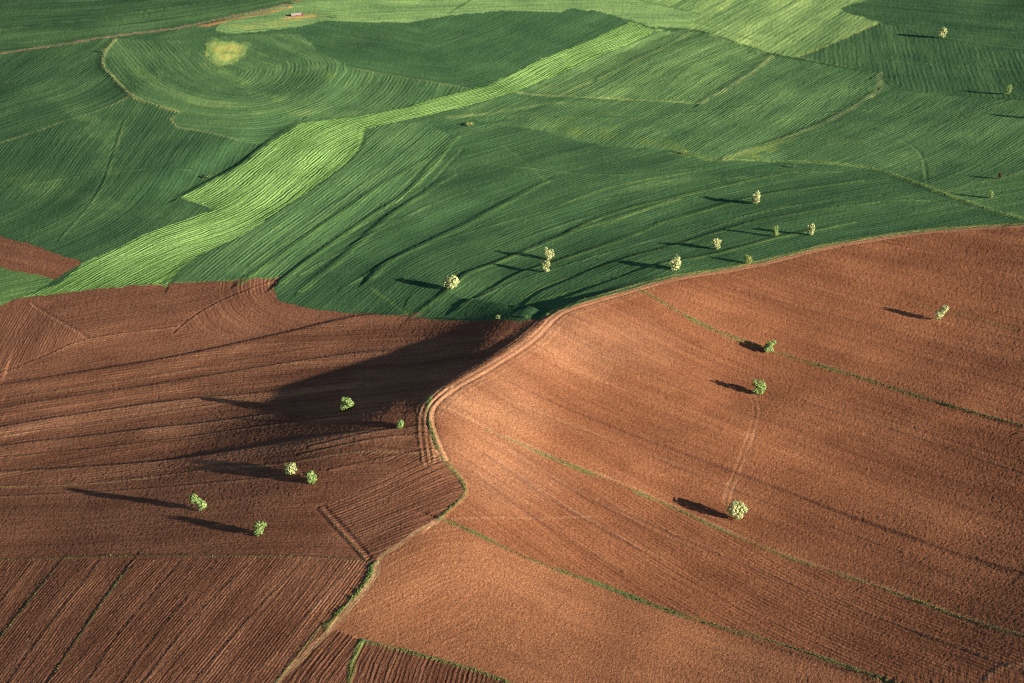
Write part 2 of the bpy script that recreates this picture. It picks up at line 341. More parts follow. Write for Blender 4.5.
FIELDS = [
 # 0 is the ground cover wherever nothing else is drawn
 ('crop_field', 'dark green crop field with long curving terraces and eight pale trees above the red soil', [(-3000, -3000)]*3, DKG, [(412, 315), (466, 273), (518, 253), (580, 228), (690, 196), (840, 165)], dict(crop, period=2.4)),
 ('crop_field', 'green ribbed crop slope between the bright strip and the curved dark bank', STRIP_LOW[:9]+[(430, 122), (455, 138), (440, 165), (408, 195), (381, 214), (330, 243), (282, 276), (220, 281)], MDG, [(200, 283), (246, 245), (308, 200), (350, 168), (400, 128)], dict(crop, rib=.17, period=2.4)),
 ('crop_field', 'dark green field in the upper left corner above the dirt road', [(-260, -140), (420, -140), (420, -34), (340, -12)]+ROAD[::-1][2:]+[(-260, 95)], DKG, [(0, 20), (140, 8), (280, -12)], dict(crop, period=4.5, streak=.7)),
 ('crop_field', 'dark green field with fine ripple rows below the dirt road at left', ROAD[:4]+CURVE_V[:5]+[(85, 115), (40, 130), (0, 143), (-160, 190)], DKG, [(103, 65), (60, 92), (0, 110)], dict(crop, period=2.8, rib=.15)),
 ('crop_field', 'dark green field at left edge between the faint path and the red soil wedge', [(-160, 190), (0, 143), (40, 130), (85, 115), (130, 95), (150, 103), (178, 112), (172, 119), (178, 127), (205, 132), (237, 140), (268, 143)]+STRIP_TOP[2:11][::-1]+[(60, 255), (30, 243), (0, 236), (-160, 214)], DKG, [(130, 100), (90, 150), (50, 200), (0, 225)], dict(crop, period=2.6, rib=.10)),
 ('crop_field', 'green crop hollow with ring shaped rows around the tan bare patch', CURVE_V+[(172, 119), (178, 127), (205, 132), (237, 140), (268, 143)]+STRIP_TOP[11:15]+[(472, 88), (420, 80), (354, 68), (320, 52), (300, 34), (262, 33), (180, 40)], MDG, [(110, 60), (140, 88), (200, 108), (270, 108), (320, 85), (330, 60), (290, 42)], dict(crop, period=3.0, rib=.15)),
 ('crop_field', 'smooth dark green field at top centre above the bright strip', SHORE[2:]+STRIP_TOP[15:19][::-1]+[(472, 88), (420, 80), (354, 68), (320, 52), (300, 34)], DKG, [(354, 68), (420, 80), (487, 78), (600, 25)], dict(crop, period=3.6, rib=.1, streak=.35)),
 ('fallow_strip', 'bright yellow green fallow strip winding diagonally between the dark crop fields', STRIP_TOP+[(658, 31)]+STRIP_LOW[:-1][::-1]+[(100, 289)], LTG, [(60, 290), (150, 243), (246, 205), (330, 140), (400, 115), (487, 92), (560, 58), (650, 22)], dict(crop, period=2.2, rib=.34, streak=.5, wob=1.6, mottle=.8, dark=(.5, .55, .46), light=(1.3, 1.25, 1.2))),
 ('meadow', 'light green meadow along the top edge beside the farm shed', [(226, 18), (250, 13), (274, 8), (300, 1), (340, -11), (420, -29), (420, -140), (640, -140), (640, 0), (700, 14), (690, 28), (658, 28), (632, 20)]+SHORE[::-1][1:]+[(215, 30)], SGR, [(300, 12), (450, 4), (620, 0)], dict(crop, period=4, rib=.12, mottle=.5)),
 ('meadow', 'light green meadow with diagonal strips near top right centre', [(640, -140), (640, 0), (700, 14), (690, 28)]+R1[1:3]+[(797, 57), (840, 40), (880, 22), (848, 12), (840, 8), (880, -6), (1000, -140)], SGR, [(690, 28), (740, 0), (790, -30)], dict(crop, period=4.5, rib=.12, streak=.8)),
 ('crop_field', 'dark green field in the upper right corner behind the lone tree', [(880, 22), (848, 12), (840, 8), (880, -6), (1000, -140), (1400, -140), (1400, 90), (1200, 75), (1024, 52), (940, 38)], DKG, [(848, 12), (1024, 30)], dict(crop, period=4)),
 ('crop_field', 'green field at upper right around the lone tree, with short upright rows', [(797, 57), (840, 40), (880, 22), (940, 38), (1024, 52), (1200, 75), (1400, 90), (1400, 130), (1200, 108), (1024, 100), (905, 90), (876, 91), (879, 73), (821, 63)], DKG, [(880, 40), (890, 95)], dict(crop, period=3.6)),
 ('crop_field', 'green field striped by diagonal rows right of the bright strip', [(658, 29)]+R1[1:3]+[(701, 103), (600, 98), (530, 95), (514, 92), (579, 65)], (.08, .18, .07), [(600, 98), (691, 50), (740, 30)], dict(crop, period=2.2, rib=.16, streak=.7)),
 ('crop_field', 'green field with long diagonal rows right of centre top', [(773, 54), (821, 63)]+CURVE_R+[(680, 150), (600, 145), (540, 130), (480, 121), (466, 106), (514, 92), (530, 95), (600, 98), (701, 103)], MDG, [(640, 140), (701, 108), (773, 66), (830, 40)], dict(crop, period=2.1, rib=.14)),
 ('crop_field', 'green field at right edge with crossing rows below the curved bank', [(879, 73), (905, 90), (1024, 100), (1200, 108), (1400, 130), (1400, 200), (1200, 130), (1024, 171), (941, 192), (913, 181), (872, 168), (818, 162), (770, 161), (725, 159)]+CURVE_R[1:4][::-1], (.055, .135, .057), [(760, 156), (850, 125), (940, 80)], dict(crop, period=2.2, rib=.12)),
 ('crop_field', 'small green wedge of crop at right edge with two little trees', [(941, 192), (1024, 171), (1200, 130), (1200, 262), (1024, 219)], MDG, [(941, 195), (1024, 180)], dict(crop, period=3.0)),
 # red soil
 ('ploughed_field', 'small wedge of red ploughed soil among the green at left edge', [(-160, 210), (0, 236), (30, 243), (60, 255), (83, 262), (72, 268), (55, 279), (30, 273), (0, 266), (-160, 246)], SOIL_L, [(0, 250), (75, 268)], dict(soil, period=2, rib=.1)),
 ('crop_field', 'pale green grass wedge at left edge below the red wedge', [(-160, 246), (0, 266), (30, 273), (55, 279), (45, 286), (18, 298), (0, 305), (-160, 370)], (.085, .19, .065), [(0, 290), (50, 280)], dict(crop, period=2.5)),
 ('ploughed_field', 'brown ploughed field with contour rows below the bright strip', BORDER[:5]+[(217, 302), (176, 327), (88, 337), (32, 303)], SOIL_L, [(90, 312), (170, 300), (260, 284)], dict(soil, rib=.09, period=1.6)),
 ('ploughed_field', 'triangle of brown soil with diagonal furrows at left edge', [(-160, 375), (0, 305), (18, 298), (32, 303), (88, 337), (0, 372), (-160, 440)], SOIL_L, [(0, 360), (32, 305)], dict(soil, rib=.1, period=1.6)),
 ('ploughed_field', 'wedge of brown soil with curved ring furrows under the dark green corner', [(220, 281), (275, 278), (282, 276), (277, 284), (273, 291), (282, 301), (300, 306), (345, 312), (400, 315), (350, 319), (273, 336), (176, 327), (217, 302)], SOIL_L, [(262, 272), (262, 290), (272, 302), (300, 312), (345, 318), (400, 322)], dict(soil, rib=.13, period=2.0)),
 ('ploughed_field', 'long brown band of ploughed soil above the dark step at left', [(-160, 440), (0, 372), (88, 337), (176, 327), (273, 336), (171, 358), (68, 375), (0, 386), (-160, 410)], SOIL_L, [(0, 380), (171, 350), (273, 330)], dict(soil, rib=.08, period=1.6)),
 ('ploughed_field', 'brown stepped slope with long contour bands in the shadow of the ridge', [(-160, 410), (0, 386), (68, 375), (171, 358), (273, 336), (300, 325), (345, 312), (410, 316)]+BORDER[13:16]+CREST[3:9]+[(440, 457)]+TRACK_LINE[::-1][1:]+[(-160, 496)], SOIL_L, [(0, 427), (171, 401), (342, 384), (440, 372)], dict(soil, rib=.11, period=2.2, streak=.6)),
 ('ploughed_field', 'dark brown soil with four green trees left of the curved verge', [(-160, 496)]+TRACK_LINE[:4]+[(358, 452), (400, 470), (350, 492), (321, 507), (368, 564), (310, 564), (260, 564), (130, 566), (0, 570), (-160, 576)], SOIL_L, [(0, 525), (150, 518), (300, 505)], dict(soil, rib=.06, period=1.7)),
 ('ploughed_field', 'brown headland with curved furrows inside the bend of the verge', [(321, 507), (350, 492), (400, 470), (358, 452), (440, 457), (463, 480), (463, 496), (441, 516), (400, 543), (374, 567), (368, 561)], SOIL_L, [(330, 512), (380, 492), (420, 474), (452, 462)], dict(soil, rib=.16, period=1.7)),
 ('ploughed_field', 'brown field with straight diagonal furrows in the lower left', [(133, 560), (260, 556), (310, 557), (368, 561), (372, 580), (350, 605), (330, 627), (305, 655), (278, 683), (200, 800), (-40, 800), (48, 683)], SOIL_L, [(140, 683), (200, 612), (245, 560)], dict(soil, rib=.13, period=1.3, streak=.7)),
 ('ploughed_field', 'narrow strip of brown soil between two grassy furrows at lower left', [(63, 559), (133, 560), (48, 683), (-40, 800), (-220, 800), (0, 638)], SOIL_L, [(0, 683), (55, 610), (98, 560)], dict(soil, rib=.12, period=1.3, streak=.6)),
 ('ploughed_field', 'dark brown corner of furrowed soil at the lower left edge', [(-160, 566), (0, 560), (63, 559), (0, 638), (-220, 800), (-400, 800)], SOIL_L, [(-30, 640), (30, 560)], dict(soil, rib=.14, period=1.4, streak=.7)),
 ('ploughed_field', 'small brown patch with coarse furrows at bottom edge left of the grass line', [(330, 628), (362, 640), (352, 660), (347, 690), (335, 800), (200, 800), (278, 683), (305, 655)], SOIL_D, [(296, 700), (318, 665), (342, 636)], dict(soil, rib=.26, period=1.7, streak=.8)),
 ('ploughed_field', 'small brown patch with coarse furrows at bottom edge right of the grass line', [(362, 640), (420, 655), (480, 672), (512, 684), (800, 800), (335, 800), (347, 690), (352, 660)], SOIL_D, [(355, 700), (362, 670), (374, 645)], dict(soil, rib=.2, period=1.6, streak=.6)),
 ('ploughed_field', 'smooth orange brown field at bottom centre below the green verge', [(441, 517)]+LO_VERGE[1:-1]+[(1200, 800), (800, 800), (512, 684), (480, 672), (420, 655), (362, 640), (330, 628), (350, 605), (372, 580), (378, 562), (400, 543)], (.36, .148, .07), [(380, 590), (477, 560), (607, 614), (879, 705)], dict(soil, period=2.2, rib=.04, streak=.25)),
 ('ploughed_field', 'rough red brown field between the two green verges at lower right', [(429, 432), (443, 460), (463, 480), (463, 496), (441, 517)]+LO_VERGE[1:]+[(1200, 690)]+UP_VERGE[:-1][::-1]+[(429, 405)], SOIL, [(440, 430), (500, 465), (560, 505), (640, 556), (760, 625), (900, 690)], dict(soil, rib=.14, period=1.8, clod=.11)),
 ('ploughed_field', 'sunlit red slope with the tractor ruts between two trees', [(429, 405), (450, 388), (490, 364), (530, 338), (557, 316), (590, 302), (640, 288)]+TOP_VERGE+[(1200, 690)]+UP_VERGE[:-1][::-1], SOIL, [(560, 350), (674, 400), (811, 455), (1024, 530)], dict(soil, rib=.045, period=2.4)),
 ('ploughed_field', 'red slope at upper right above the thin grass line', [(640, 288)]+BORDER[19:]+[(1200, 470)]+TOP_VERGE[:-1][::-1], SOIL, [(700, 290), (811, 330), (934, 365), (1024, 390)], dict(soil, rib=.05, period=2.2)),
]
# narrow ways cut out of the fields: (name, label, line, half width m, tint, material settings)
RIDGE_TRACK = [(441, 517), (463, 497), (463, 480), (445, 459), (433, 432), (432, 408), (452, 390), (492, 366), (532, 340), (559, 314), (592, 302), (642, 288), (680, 278), (720, 272), (762, 264), (802, 254), (832, 247), (872, 240), (922, 233), (972, 229), (1026, 226), (1200, 219)]
TRACKS = [
 ('dirt_track', 'pale dirt track along the sunlit ridge between the red slope and the crops', RIDGE_TRACK[3:], 1.2, (.37, .165, .085)),
 ('dirt_track', 'tan dirt track curling down from the green verge to the bottom left', [(441, 517), (402, 542), (380, 558), (374, 578), (352, 605), (332, 627), (305, 655), (278, 683), (200, 800)], .8, (.40, .22, .11)),
 ('dirt_road', 'pale dirt road crossing the upper left corner', ROAD, 1.5, (.22, .19, .105)),
 ('bare_patch', 'oval tan bare patch in the green hollow at upper left', None, 0, (.48, .49, .13)),
]
FW = [G(f[2]) if f[2][0][0] > -2000 else None for f in FIELDS]
TW = [resample(G(t[2]), 3) if t[2] else G([(206, 43), (216, 41), (236, 42), (248, 46), (243, 56), (232, 63), (222, 64), (212, 59), (207, 52)]) for t in TRACKS]

# which field each grid cell belongs to
ci = (np.arange(ny-1)[:, None]*nx + np.arange(nx-1)[None, :]).ravel()
cen = (XY[ci] + XY[ci+1] + XY[ci+nx] + XY[ci+nx+1])/4
jit = np.stack([fbm(cen, 4, 11), fbm(cen, 4, 23)], 1)*np.clip(cen[:, 1:]/600, .35, 1.4)*.7
cj = cen + jit
owner = np.zeros(len(ci), int)
for k in range(1, len(FIELDS)): owner[inside(cj, FW[k])] = k
for k, t in enumerate(TRACKS):
    if t[2]:
        q = TW[k]; lo, hi = q.min(0)-4, q.max(0)+4
        m = np.where((cj[:, 0] > lo[0]) & (cj[:, 0] < hi[0]) & (cj[:, 1] > lo[1]) & (cj[:, 1] < hi[1]))[0]
        d, _ = line_dist(cj[m], q); owner[m[np.abs(d) < t[3]]] = 100+k
    else: owner[inside(cj, TW[k])] = 100+k

# ------------------------------------------------------------------ per-vertex colour and small relief
TINT = np.zeros((len(XY), 3))
vown = np.zeros(len(XY), int)
vown[ci+nx+1] = owner; vown[ci+nx] = owner; vown[ci+1] = owner; vown[ci] = owner
for k, f in enumerate(FIELDS): TINT[vown == k] = f[3]
for k, t in enumerate(TRACKS): TINT[vown == 100+k] = t[4]
def near(q, r):
    lo, hi = q.min(0)-r, q.max(0)+r
    m = np.where((XY[:, 0] > lo[0]) & (XY[:, 0] < hi[0]) & (XY[:, 1] > lo[1]) & (XY[:, 1] < hi[1]))[0]
    d, arc = line_dist(XY[m], q); s = np.abs(d) < r; return m[s], d[s], arc[s]
def mark(px, width, col, strength=1., relief=0., ragged=.6, offs=0.):
    """a line on the ground: grass, pale soil or a rut; relief in metres"""
    q = resample(G(px), 3); m, d, arc = near(q, width*2.2+abs(offs)+1)
    d = d-offs
    width = max(width, .42)
    w = width*(1+ragged*fbm(XY[m], 5, int(px[0][0])+3, 2))
    # one grid step of softness
    a = (1-smooth(w*.55, w*1.15+.25, np.abs(d)))*strength
    a = a*np.clip(.75+.6*ragged*fbm(XY[m], 9, int(px[0][1])+5, 2), 0, 1)
    if col is not None: TINT[m] = TINT[m]*(1-a[:, None]) + np.array(col)*a[:, None]
    Z[m] += relief*(1-smooth(0, w*1.3+.2, np.abs(d)))
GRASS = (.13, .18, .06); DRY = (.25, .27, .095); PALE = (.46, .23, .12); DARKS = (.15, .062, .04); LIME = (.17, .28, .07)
# pale dry margin between red soil and crop
mark(BORDER[15:], .7, DRY, .8, .1, offs=1.7)
mark(BORDER[:7], .5, (.2, .22, .07), .6)
# ridge track ruts and pale headland passes
for o in (-.9, .9): mark(RIDGE_TRACK[3:], .42, PALE, .6, -.15, .4, offs=o)
for o in (-2.3, -3.8): mark(RIDGE_TRACK[5:12], .35, PALE, .4, .06, .5, offs=o)
for o in (2.0, 3.1, 4.4): mark(RIDGE_TRACK[5:10], .35, PALE, .6, .12, .5, offs=o)
for o in (2.4, 3.8, 5.4): mark([(428, 462), (424, 432), (426, 408), (446, 388)], .4, PALE, .6, .16, .3, offs=o-4)
mark([(430, 398), (428, 412), (432, 432), (438, 448)], .7, GRASS, .9, .15)
mark([(441, 456), (452, 468), (463, 482), (464, 496), (441, 517)], .8, GRASS, 1, .2)
mark(LO_VERGE, .55, GRASS, .9, .1, .8)
mark(UP_VERGE[1:], .55, GRASS, .7, .1, .9); mark(UP_VERGE, .3, PALE, .5, -.05, offs=1.1)
mark(TOP_VERGE, .5, GRASS, .75, .1, .9)
mark([(377, 566), (372, 582), (352, 605), (332, 627)], .7, GRASS, 1, .2, offs=-1.3)
mark([(362, 641), (353, 660), (348, 690)], .6, LIME, .9, .15)
mark([(362, 641), (420, 655), (480, 672), (520, 687)], .5, GRASS, .9, .15)
mark([(325, 628), (300, 658), (276, 690)], .35, GRASS, .7, .1, offs=-1.2)
mark([(63, 559), (30, 600), (0, 638)], .4, (.09, .1, .045), .6, .05); mark([(133, 561), (90, 620), (48, 683)], .4, (.09, .11, .045), .6, .05)
mark([(0, 560), (130, 556), (260, 556), (310, 557), (370, 561)], .4, (.14, .13, .05), .6, .1)
mark(TRACK_LINE, .4, (.36, .21, .1), .7, .1)
for o in (-.8, .8): mark([(753, 394), (757, 410), (752, 432), (742, 460), (731, 488), (727, 503)], .32, PALE, .5, -.06, .6, offs=o)
for o in (-1.1, 1.1): mark([(321, 508), (342, 531), (366, 558)], .3, DARKS, .8, -.15, .3, offs=o)
mark([(321, 508), (342, 531), (366, 558)], .3, PALE, .4, .05, .5)
mark([(915, 303), (942, 312), (966, 315), (1024, 332), (1100, 352)], .4, (.3, .2, .07), .7, .1)
mark([(504, 379), (579, 413), (694, 457), (811, 501), (1024, 573)], .3, DARKS, .8, -.15, .2)
mark([(674, 346), (742, 372), (845, 405), (1024, 462)], .3, DARKS, .5, -.12, .2)
mark([(560, 340), (640, 375), (742, 410)], .25, DARKS, .3, -.1, .2); mark([(800, 280), (900, 308), (1024, 340)], .3, DARKS, .4, -.1, .2)
mark([(720, 288), (830, 325), (1024, 388)], .3, DARKS, .4, -.1, .2)
mark([(450, 519), (520, 518), (590, 516)], .2, PALE, .5, .05, .2)
mark([(985, 683), (992, 672), (1010, 665), (1040, 660)], .5, (.34, .17, .09), .8, .1)
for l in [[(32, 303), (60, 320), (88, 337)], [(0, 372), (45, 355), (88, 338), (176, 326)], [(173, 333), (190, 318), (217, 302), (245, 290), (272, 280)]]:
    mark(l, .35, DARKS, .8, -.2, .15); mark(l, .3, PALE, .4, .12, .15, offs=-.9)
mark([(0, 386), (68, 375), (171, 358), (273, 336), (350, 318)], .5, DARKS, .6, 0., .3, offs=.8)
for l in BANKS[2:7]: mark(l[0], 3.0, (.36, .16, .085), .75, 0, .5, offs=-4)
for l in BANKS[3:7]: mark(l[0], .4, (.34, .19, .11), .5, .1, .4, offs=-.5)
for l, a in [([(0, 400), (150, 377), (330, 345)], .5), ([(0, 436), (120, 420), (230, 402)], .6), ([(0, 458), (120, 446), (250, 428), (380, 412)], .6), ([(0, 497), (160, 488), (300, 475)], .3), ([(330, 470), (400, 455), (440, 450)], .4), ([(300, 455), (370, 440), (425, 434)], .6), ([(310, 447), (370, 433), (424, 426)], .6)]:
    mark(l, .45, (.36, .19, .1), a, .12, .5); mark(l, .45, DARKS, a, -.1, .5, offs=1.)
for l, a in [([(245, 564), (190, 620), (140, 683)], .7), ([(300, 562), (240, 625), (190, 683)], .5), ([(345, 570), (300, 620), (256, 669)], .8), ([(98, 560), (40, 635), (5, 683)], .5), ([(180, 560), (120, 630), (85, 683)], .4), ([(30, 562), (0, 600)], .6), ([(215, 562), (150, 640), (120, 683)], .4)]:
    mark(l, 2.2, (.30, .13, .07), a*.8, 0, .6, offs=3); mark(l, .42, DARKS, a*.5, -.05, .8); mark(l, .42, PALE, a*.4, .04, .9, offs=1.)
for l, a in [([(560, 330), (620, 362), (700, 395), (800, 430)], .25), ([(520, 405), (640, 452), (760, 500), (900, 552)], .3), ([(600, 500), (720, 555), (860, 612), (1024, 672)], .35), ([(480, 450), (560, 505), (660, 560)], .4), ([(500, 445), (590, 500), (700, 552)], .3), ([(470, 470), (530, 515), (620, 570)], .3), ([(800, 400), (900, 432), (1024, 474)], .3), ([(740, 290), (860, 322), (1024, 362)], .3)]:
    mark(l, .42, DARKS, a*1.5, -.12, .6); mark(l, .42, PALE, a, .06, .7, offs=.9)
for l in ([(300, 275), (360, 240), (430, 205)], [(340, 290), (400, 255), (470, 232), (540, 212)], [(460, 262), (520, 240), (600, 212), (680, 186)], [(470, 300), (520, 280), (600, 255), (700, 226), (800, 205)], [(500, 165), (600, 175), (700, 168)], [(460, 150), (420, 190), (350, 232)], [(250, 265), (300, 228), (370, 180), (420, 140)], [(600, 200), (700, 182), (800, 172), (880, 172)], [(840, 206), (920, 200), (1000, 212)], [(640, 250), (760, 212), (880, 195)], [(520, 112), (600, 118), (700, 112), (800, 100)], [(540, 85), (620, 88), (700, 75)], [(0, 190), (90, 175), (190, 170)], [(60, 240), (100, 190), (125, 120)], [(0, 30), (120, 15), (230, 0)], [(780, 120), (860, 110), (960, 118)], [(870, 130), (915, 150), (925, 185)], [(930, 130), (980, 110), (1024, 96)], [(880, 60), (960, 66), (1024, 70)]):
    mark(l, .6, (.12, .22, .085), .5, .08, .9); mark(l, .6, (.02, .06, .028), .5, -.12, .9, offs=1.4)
# the crest is brightened by a paler tint further down
# grassy terrace lips and paths in the crops
for l in [BANKS[k][0] for k in (7, 8, 9, 10, 11, 12)]: mark(l, .8, (.10, .19, .055), .7, .1, .7, offs=-1.2)
for l in [BANKS[k][0] for k in (13, 14, 15, 17)]: mark(l, .9, (.08, .19, .06), .7, .1, .6, offs=-1.4)
mark([(603, 226), (640, 211), (680, 199)], .9, LIME, .4, .1, .8); mark([(560, 205), (620, 185), (700, 170)], .5, LIME, .4, .1, .8)
mark([(370, 287), (390, 302), (412, 316)], .5, (.11, .2, .06), .8)
mark([(500, 143), (522, 160), (545, 180)], .7, (.08, .17, .06), .4); mark([(466, 219), (505, 200), (545, 181), (620, 160)], .5, (.015, .05, .025), .7)
mark(CURVE_V, 1.0, (.22, .3, .12), .8, .1); mark([(170, 118), (178, 127), (205, 132), (237, 140)], .6, (.18, .25, .11), .6, .05)
mark([(-60, 162), (0, 143), (40, 130), (85, 115), (130, 96)], .55, (.16, .22, .09), .8)
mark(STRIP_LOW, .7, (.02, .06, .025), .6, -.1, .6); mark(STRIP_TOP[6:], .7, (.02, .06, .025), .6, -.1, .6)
mark(STRIP_LOW, .9, (.22, .38, .1), .7, .1, .4, offs=2.2)
mark([(354, 68), (420, 80), (472, 89)], 1.0, (.14, .21, .08), .8); mark([(514, 92), (600, 98), (701, 103)], .8, (.14, .23, .07), .7)
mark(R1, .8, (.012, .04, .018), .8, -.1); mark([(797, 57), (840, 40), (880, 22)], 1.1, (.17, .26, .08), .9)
mark([(640, 0), (700, 14)], .7, (.03, .08, .03), .8); mark([(740, -5), (690, 28)], 3.2, LTG, .6); mark([(470, 0), (448, 14)], .8, (.03, .07, .03), .9)
mark([(701, 103), (740, 80), (773, 54)], .8, (.13, .2, .08), .6, 0, .9, offs=-1.5); mark([(600, 78), (650, 54), (691, 32)], .8, (.1, .19, .06), .7, offs=-2)
mark(CURVE_R, .7, (.15, .22, .09), .55, .05, 1., offs=1.5); mark([(790, 138), (750, 154), (715, 160), (680, 152)], 3.2, (.11, .2, .055), .8, 0, .8)
mark(VERGE_R, 1.3, (.14, .25, .08), .85, .1, .4); mark([(941, 192), (980, 182), (1024, 171), (1100, 150)], .7, (.12, .2, .07), .7)
mark([(550, 128), (600, 135), (680, 146)], 4, (.10, .18, .05), .5, 0, .9); mark([(560, 120), (610, 112)], 3, (.10, .18, .05), .4, 0, .9)
mark(ROAD, .4, (.07, .1, .04), .6, .05, .4, offs=-2.5); mark([(205, 24), (235, 17), (262, 12), (284, 7)], 1.6, (.34, .17, .085), .9, .3, .5, offs=-3)
mark([(235, 26), (270, 24), (300, 17), (320, 14)], 5, (.20, .26, .08), .7, 0, .9); mark([(288, 18), (312, 16)], 2.5, (.4, .3, .12), .7, 0, .9)
for l, w_, a in [([(140, 70), (170, 92), (220, 105), (290, 110), (350, 112)], 5, .5), ([(205, 66), (235, 78), (262, 95), (310, 104)], 4, .5), ([(250, 62), (290, 70), (318, 66)], 5, .35), ([(520, 118), (580, 126), (650, 132)], 5, .45), ([(470, 112), (540, 104), (620, 104)], 4, .35), ([(560, 60), (600, 72), (560, 88)], 6, .3), ([(840, 140), (900, 150), (930, 175)], 6, .3), ([(720, 120), (780, 100), (840, 86)], 6, .25), ([(20, 180), (90, 200), (160, 215)], 6, .25), ([(60, 100), (100, 130), (110, 170)], 5, .25), ([(620, 190), (700, 180), (780, 180)], 3, .3)]:
    mark(l, w_, (.11, .21, .075), a, 0, .9)
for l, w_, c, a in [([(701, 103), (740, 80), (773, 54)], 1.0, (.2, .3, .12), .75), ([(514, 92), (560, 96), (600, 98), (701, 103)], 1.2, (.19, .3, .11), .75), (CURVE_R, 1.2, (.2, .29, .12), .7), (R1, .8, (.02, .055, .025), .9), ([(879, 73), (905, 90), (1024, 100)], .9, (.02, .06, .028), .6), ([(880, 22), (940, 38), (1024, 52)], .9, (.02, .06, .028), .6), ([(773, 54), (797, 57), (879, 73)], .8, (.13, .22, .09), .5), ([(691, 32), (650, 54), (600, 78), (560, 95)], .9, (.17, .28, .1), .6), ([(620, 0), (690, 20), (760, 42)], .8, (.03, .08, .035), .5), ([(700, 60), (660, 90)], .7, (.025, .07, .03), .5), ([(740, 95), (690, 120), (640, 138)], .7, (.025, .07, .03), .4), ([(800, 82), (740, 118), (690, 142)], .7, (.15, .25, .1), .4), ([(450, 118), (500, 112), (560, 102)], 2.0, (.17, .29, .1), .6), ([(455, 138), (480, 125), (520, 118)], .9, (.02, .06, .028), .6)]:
    mark(l, w_, c, a, .05, .7)
# ring rows and pale rounds in the hollow
mark([(300, 75), (318, 80), (330, 74)], 4, (.09, .19, .05), .6, 0, .9)
b0 = np.where(inside(XY, TW[3]))[0]; d, _ = line_dist(XY[b0], np.vstack([TW[3], TW[3][:1]]))
w = (1-smooth(0, 6, np.abs(d)*(1+.6*fbm(XY[b0], 7, 5))))[:, None]; TINT[b0] = TINT[b0]*(1-w)+np.array((.2, .33, .1))*w
mark([(206, 44), (216, 40), (236, 41), (249, 46), (243, 57), (232, 64), (222, 65), (212, 60), (206, 52)], 1.6, (.16, .28, .09), .8, 0, 1.)
# paler soil tint on the crest, also carrying brightness of its sunlit face
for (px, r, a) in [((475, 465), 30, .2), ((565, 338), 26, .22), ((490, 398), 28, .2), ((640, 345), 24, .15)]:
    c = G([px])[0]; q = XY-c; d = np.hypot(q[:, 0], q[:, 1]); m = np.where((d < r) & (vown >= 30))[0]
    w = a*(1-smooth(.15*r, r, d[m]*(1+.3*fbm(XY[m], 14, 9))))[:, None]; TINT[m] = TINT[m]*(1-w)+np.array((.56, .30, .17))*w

# clods and uneven crop: real bumps one grid step wide
isoil = np.array([f[0] == 'ploughed_field' for f in FIELDS])
soilv = np.zeros(len(XY), bool); soilv[vown < 100] = isoil[vown[vown < 100]]
fine = np.repeat(np.clip((ys-40)/500, .3, 2.2), nx)
rough = np.where(soilv, .046, .030)*np.where(vown >= 100, .4, 1)
Z += rough*rng.standard_normal(len(XY))*fine**.7 + .05*fbm(XY, 14, 41, 2)

# ------------------------------------------------------------------ field objects
def mesh_from(name, v, faces, mat, label=None, kind=None, category=None, group=None, parent=None, smooth_=True, origin=None):
    me = bpy.data.meshes.new(name)
    v = np.asarray(v, np.float32); faces = np.asarray(faces, np.int32); nf, k = faces.shape
    if origin is not None: v = v-np.asarray(origin, np.float32)
    me.vertices.add(len(v)); me.vertices.foreach_set('co', v.ravel())
    me.loops.add(nf*k); me.loops.foreach_set('vertex_index', faces.ravel())
    me.polygons.add(nf); me.polygons.foreach_set('loop_start', np.arange(0, nf*k, k, dtype=np.int32)); me.polygons.foreach_set('loop_total', np.full(nf, k, np.int32))
    me.polygons.foreach_set('use_smooth', np.full(nf, smooth_, bool))
    me.update(calc_edges=True); me.materials.append(mat)
    o = bpy.data.objects.new(name, me); C.objects.link(o)
    if origin is not None: o.location = origin
    if label: o['label'] = label
    if kind: o['kind'] = kind
    if category: o['category'] = category
    if group: o['group'] = group
    if parent is not None: o.parent = parent
    return o
quads = np.stack([ci, ci+1, ci+nx+1, ci+nx], 1)
V3 = np.column_stack([XY, Z])
def patch(sel, name, label, mat, guide, amp=1., cat='field'):
    fq = quads[sel]; vi, inv = np.unique(fq.ravel(), return_inverse=True)
    o = mesh_from(name, V3[vi], inv.reshape(-1, 4), mat, label, 'structure', cat)
    me = o.data; p = XY[vi]
    if guide is not None:
        u, arc = line_dist(p, guide, 900.)
    else: u, arc = p[:, 0], p[:, 1]
    a = me.attributes.new('rows', 'FLOAT_VECTOR', 'POINT'); a.data.foreach_set('vector', np.column_stack([u, arc, np.full(len(p), amp)]).astype(np.float32).ravel())
    c = me.attributes.new('tint', 'FLOAT_COLOR', 'POINT'); c.data.foreach_set('color', np.column_stack([np.clip(TINT[vi], 0, 1), np.ones(len(vi))]).astype(np.float32).ravel())
    return o
for k, (name, label, poly, tint, guide, par) in enumerate(FIELDS):
    sel = np.where(owner == k)[0]
    if len(sel): patch(sel, name, label, field_mat(name, **par), resample(G(guide), 6))
for k, t in enumerate(TRACKS):
    sel = np.where(owner == 100+k)[0]
    patch(sel, t[0], t[1], field_mat(t[0], period=1.0, rib=.03 if t[2] else 0, streak=.4, clod=.06, mottle=.4), TW[k] if t[2] else None, 1., 'track' if t[2] else 'field')
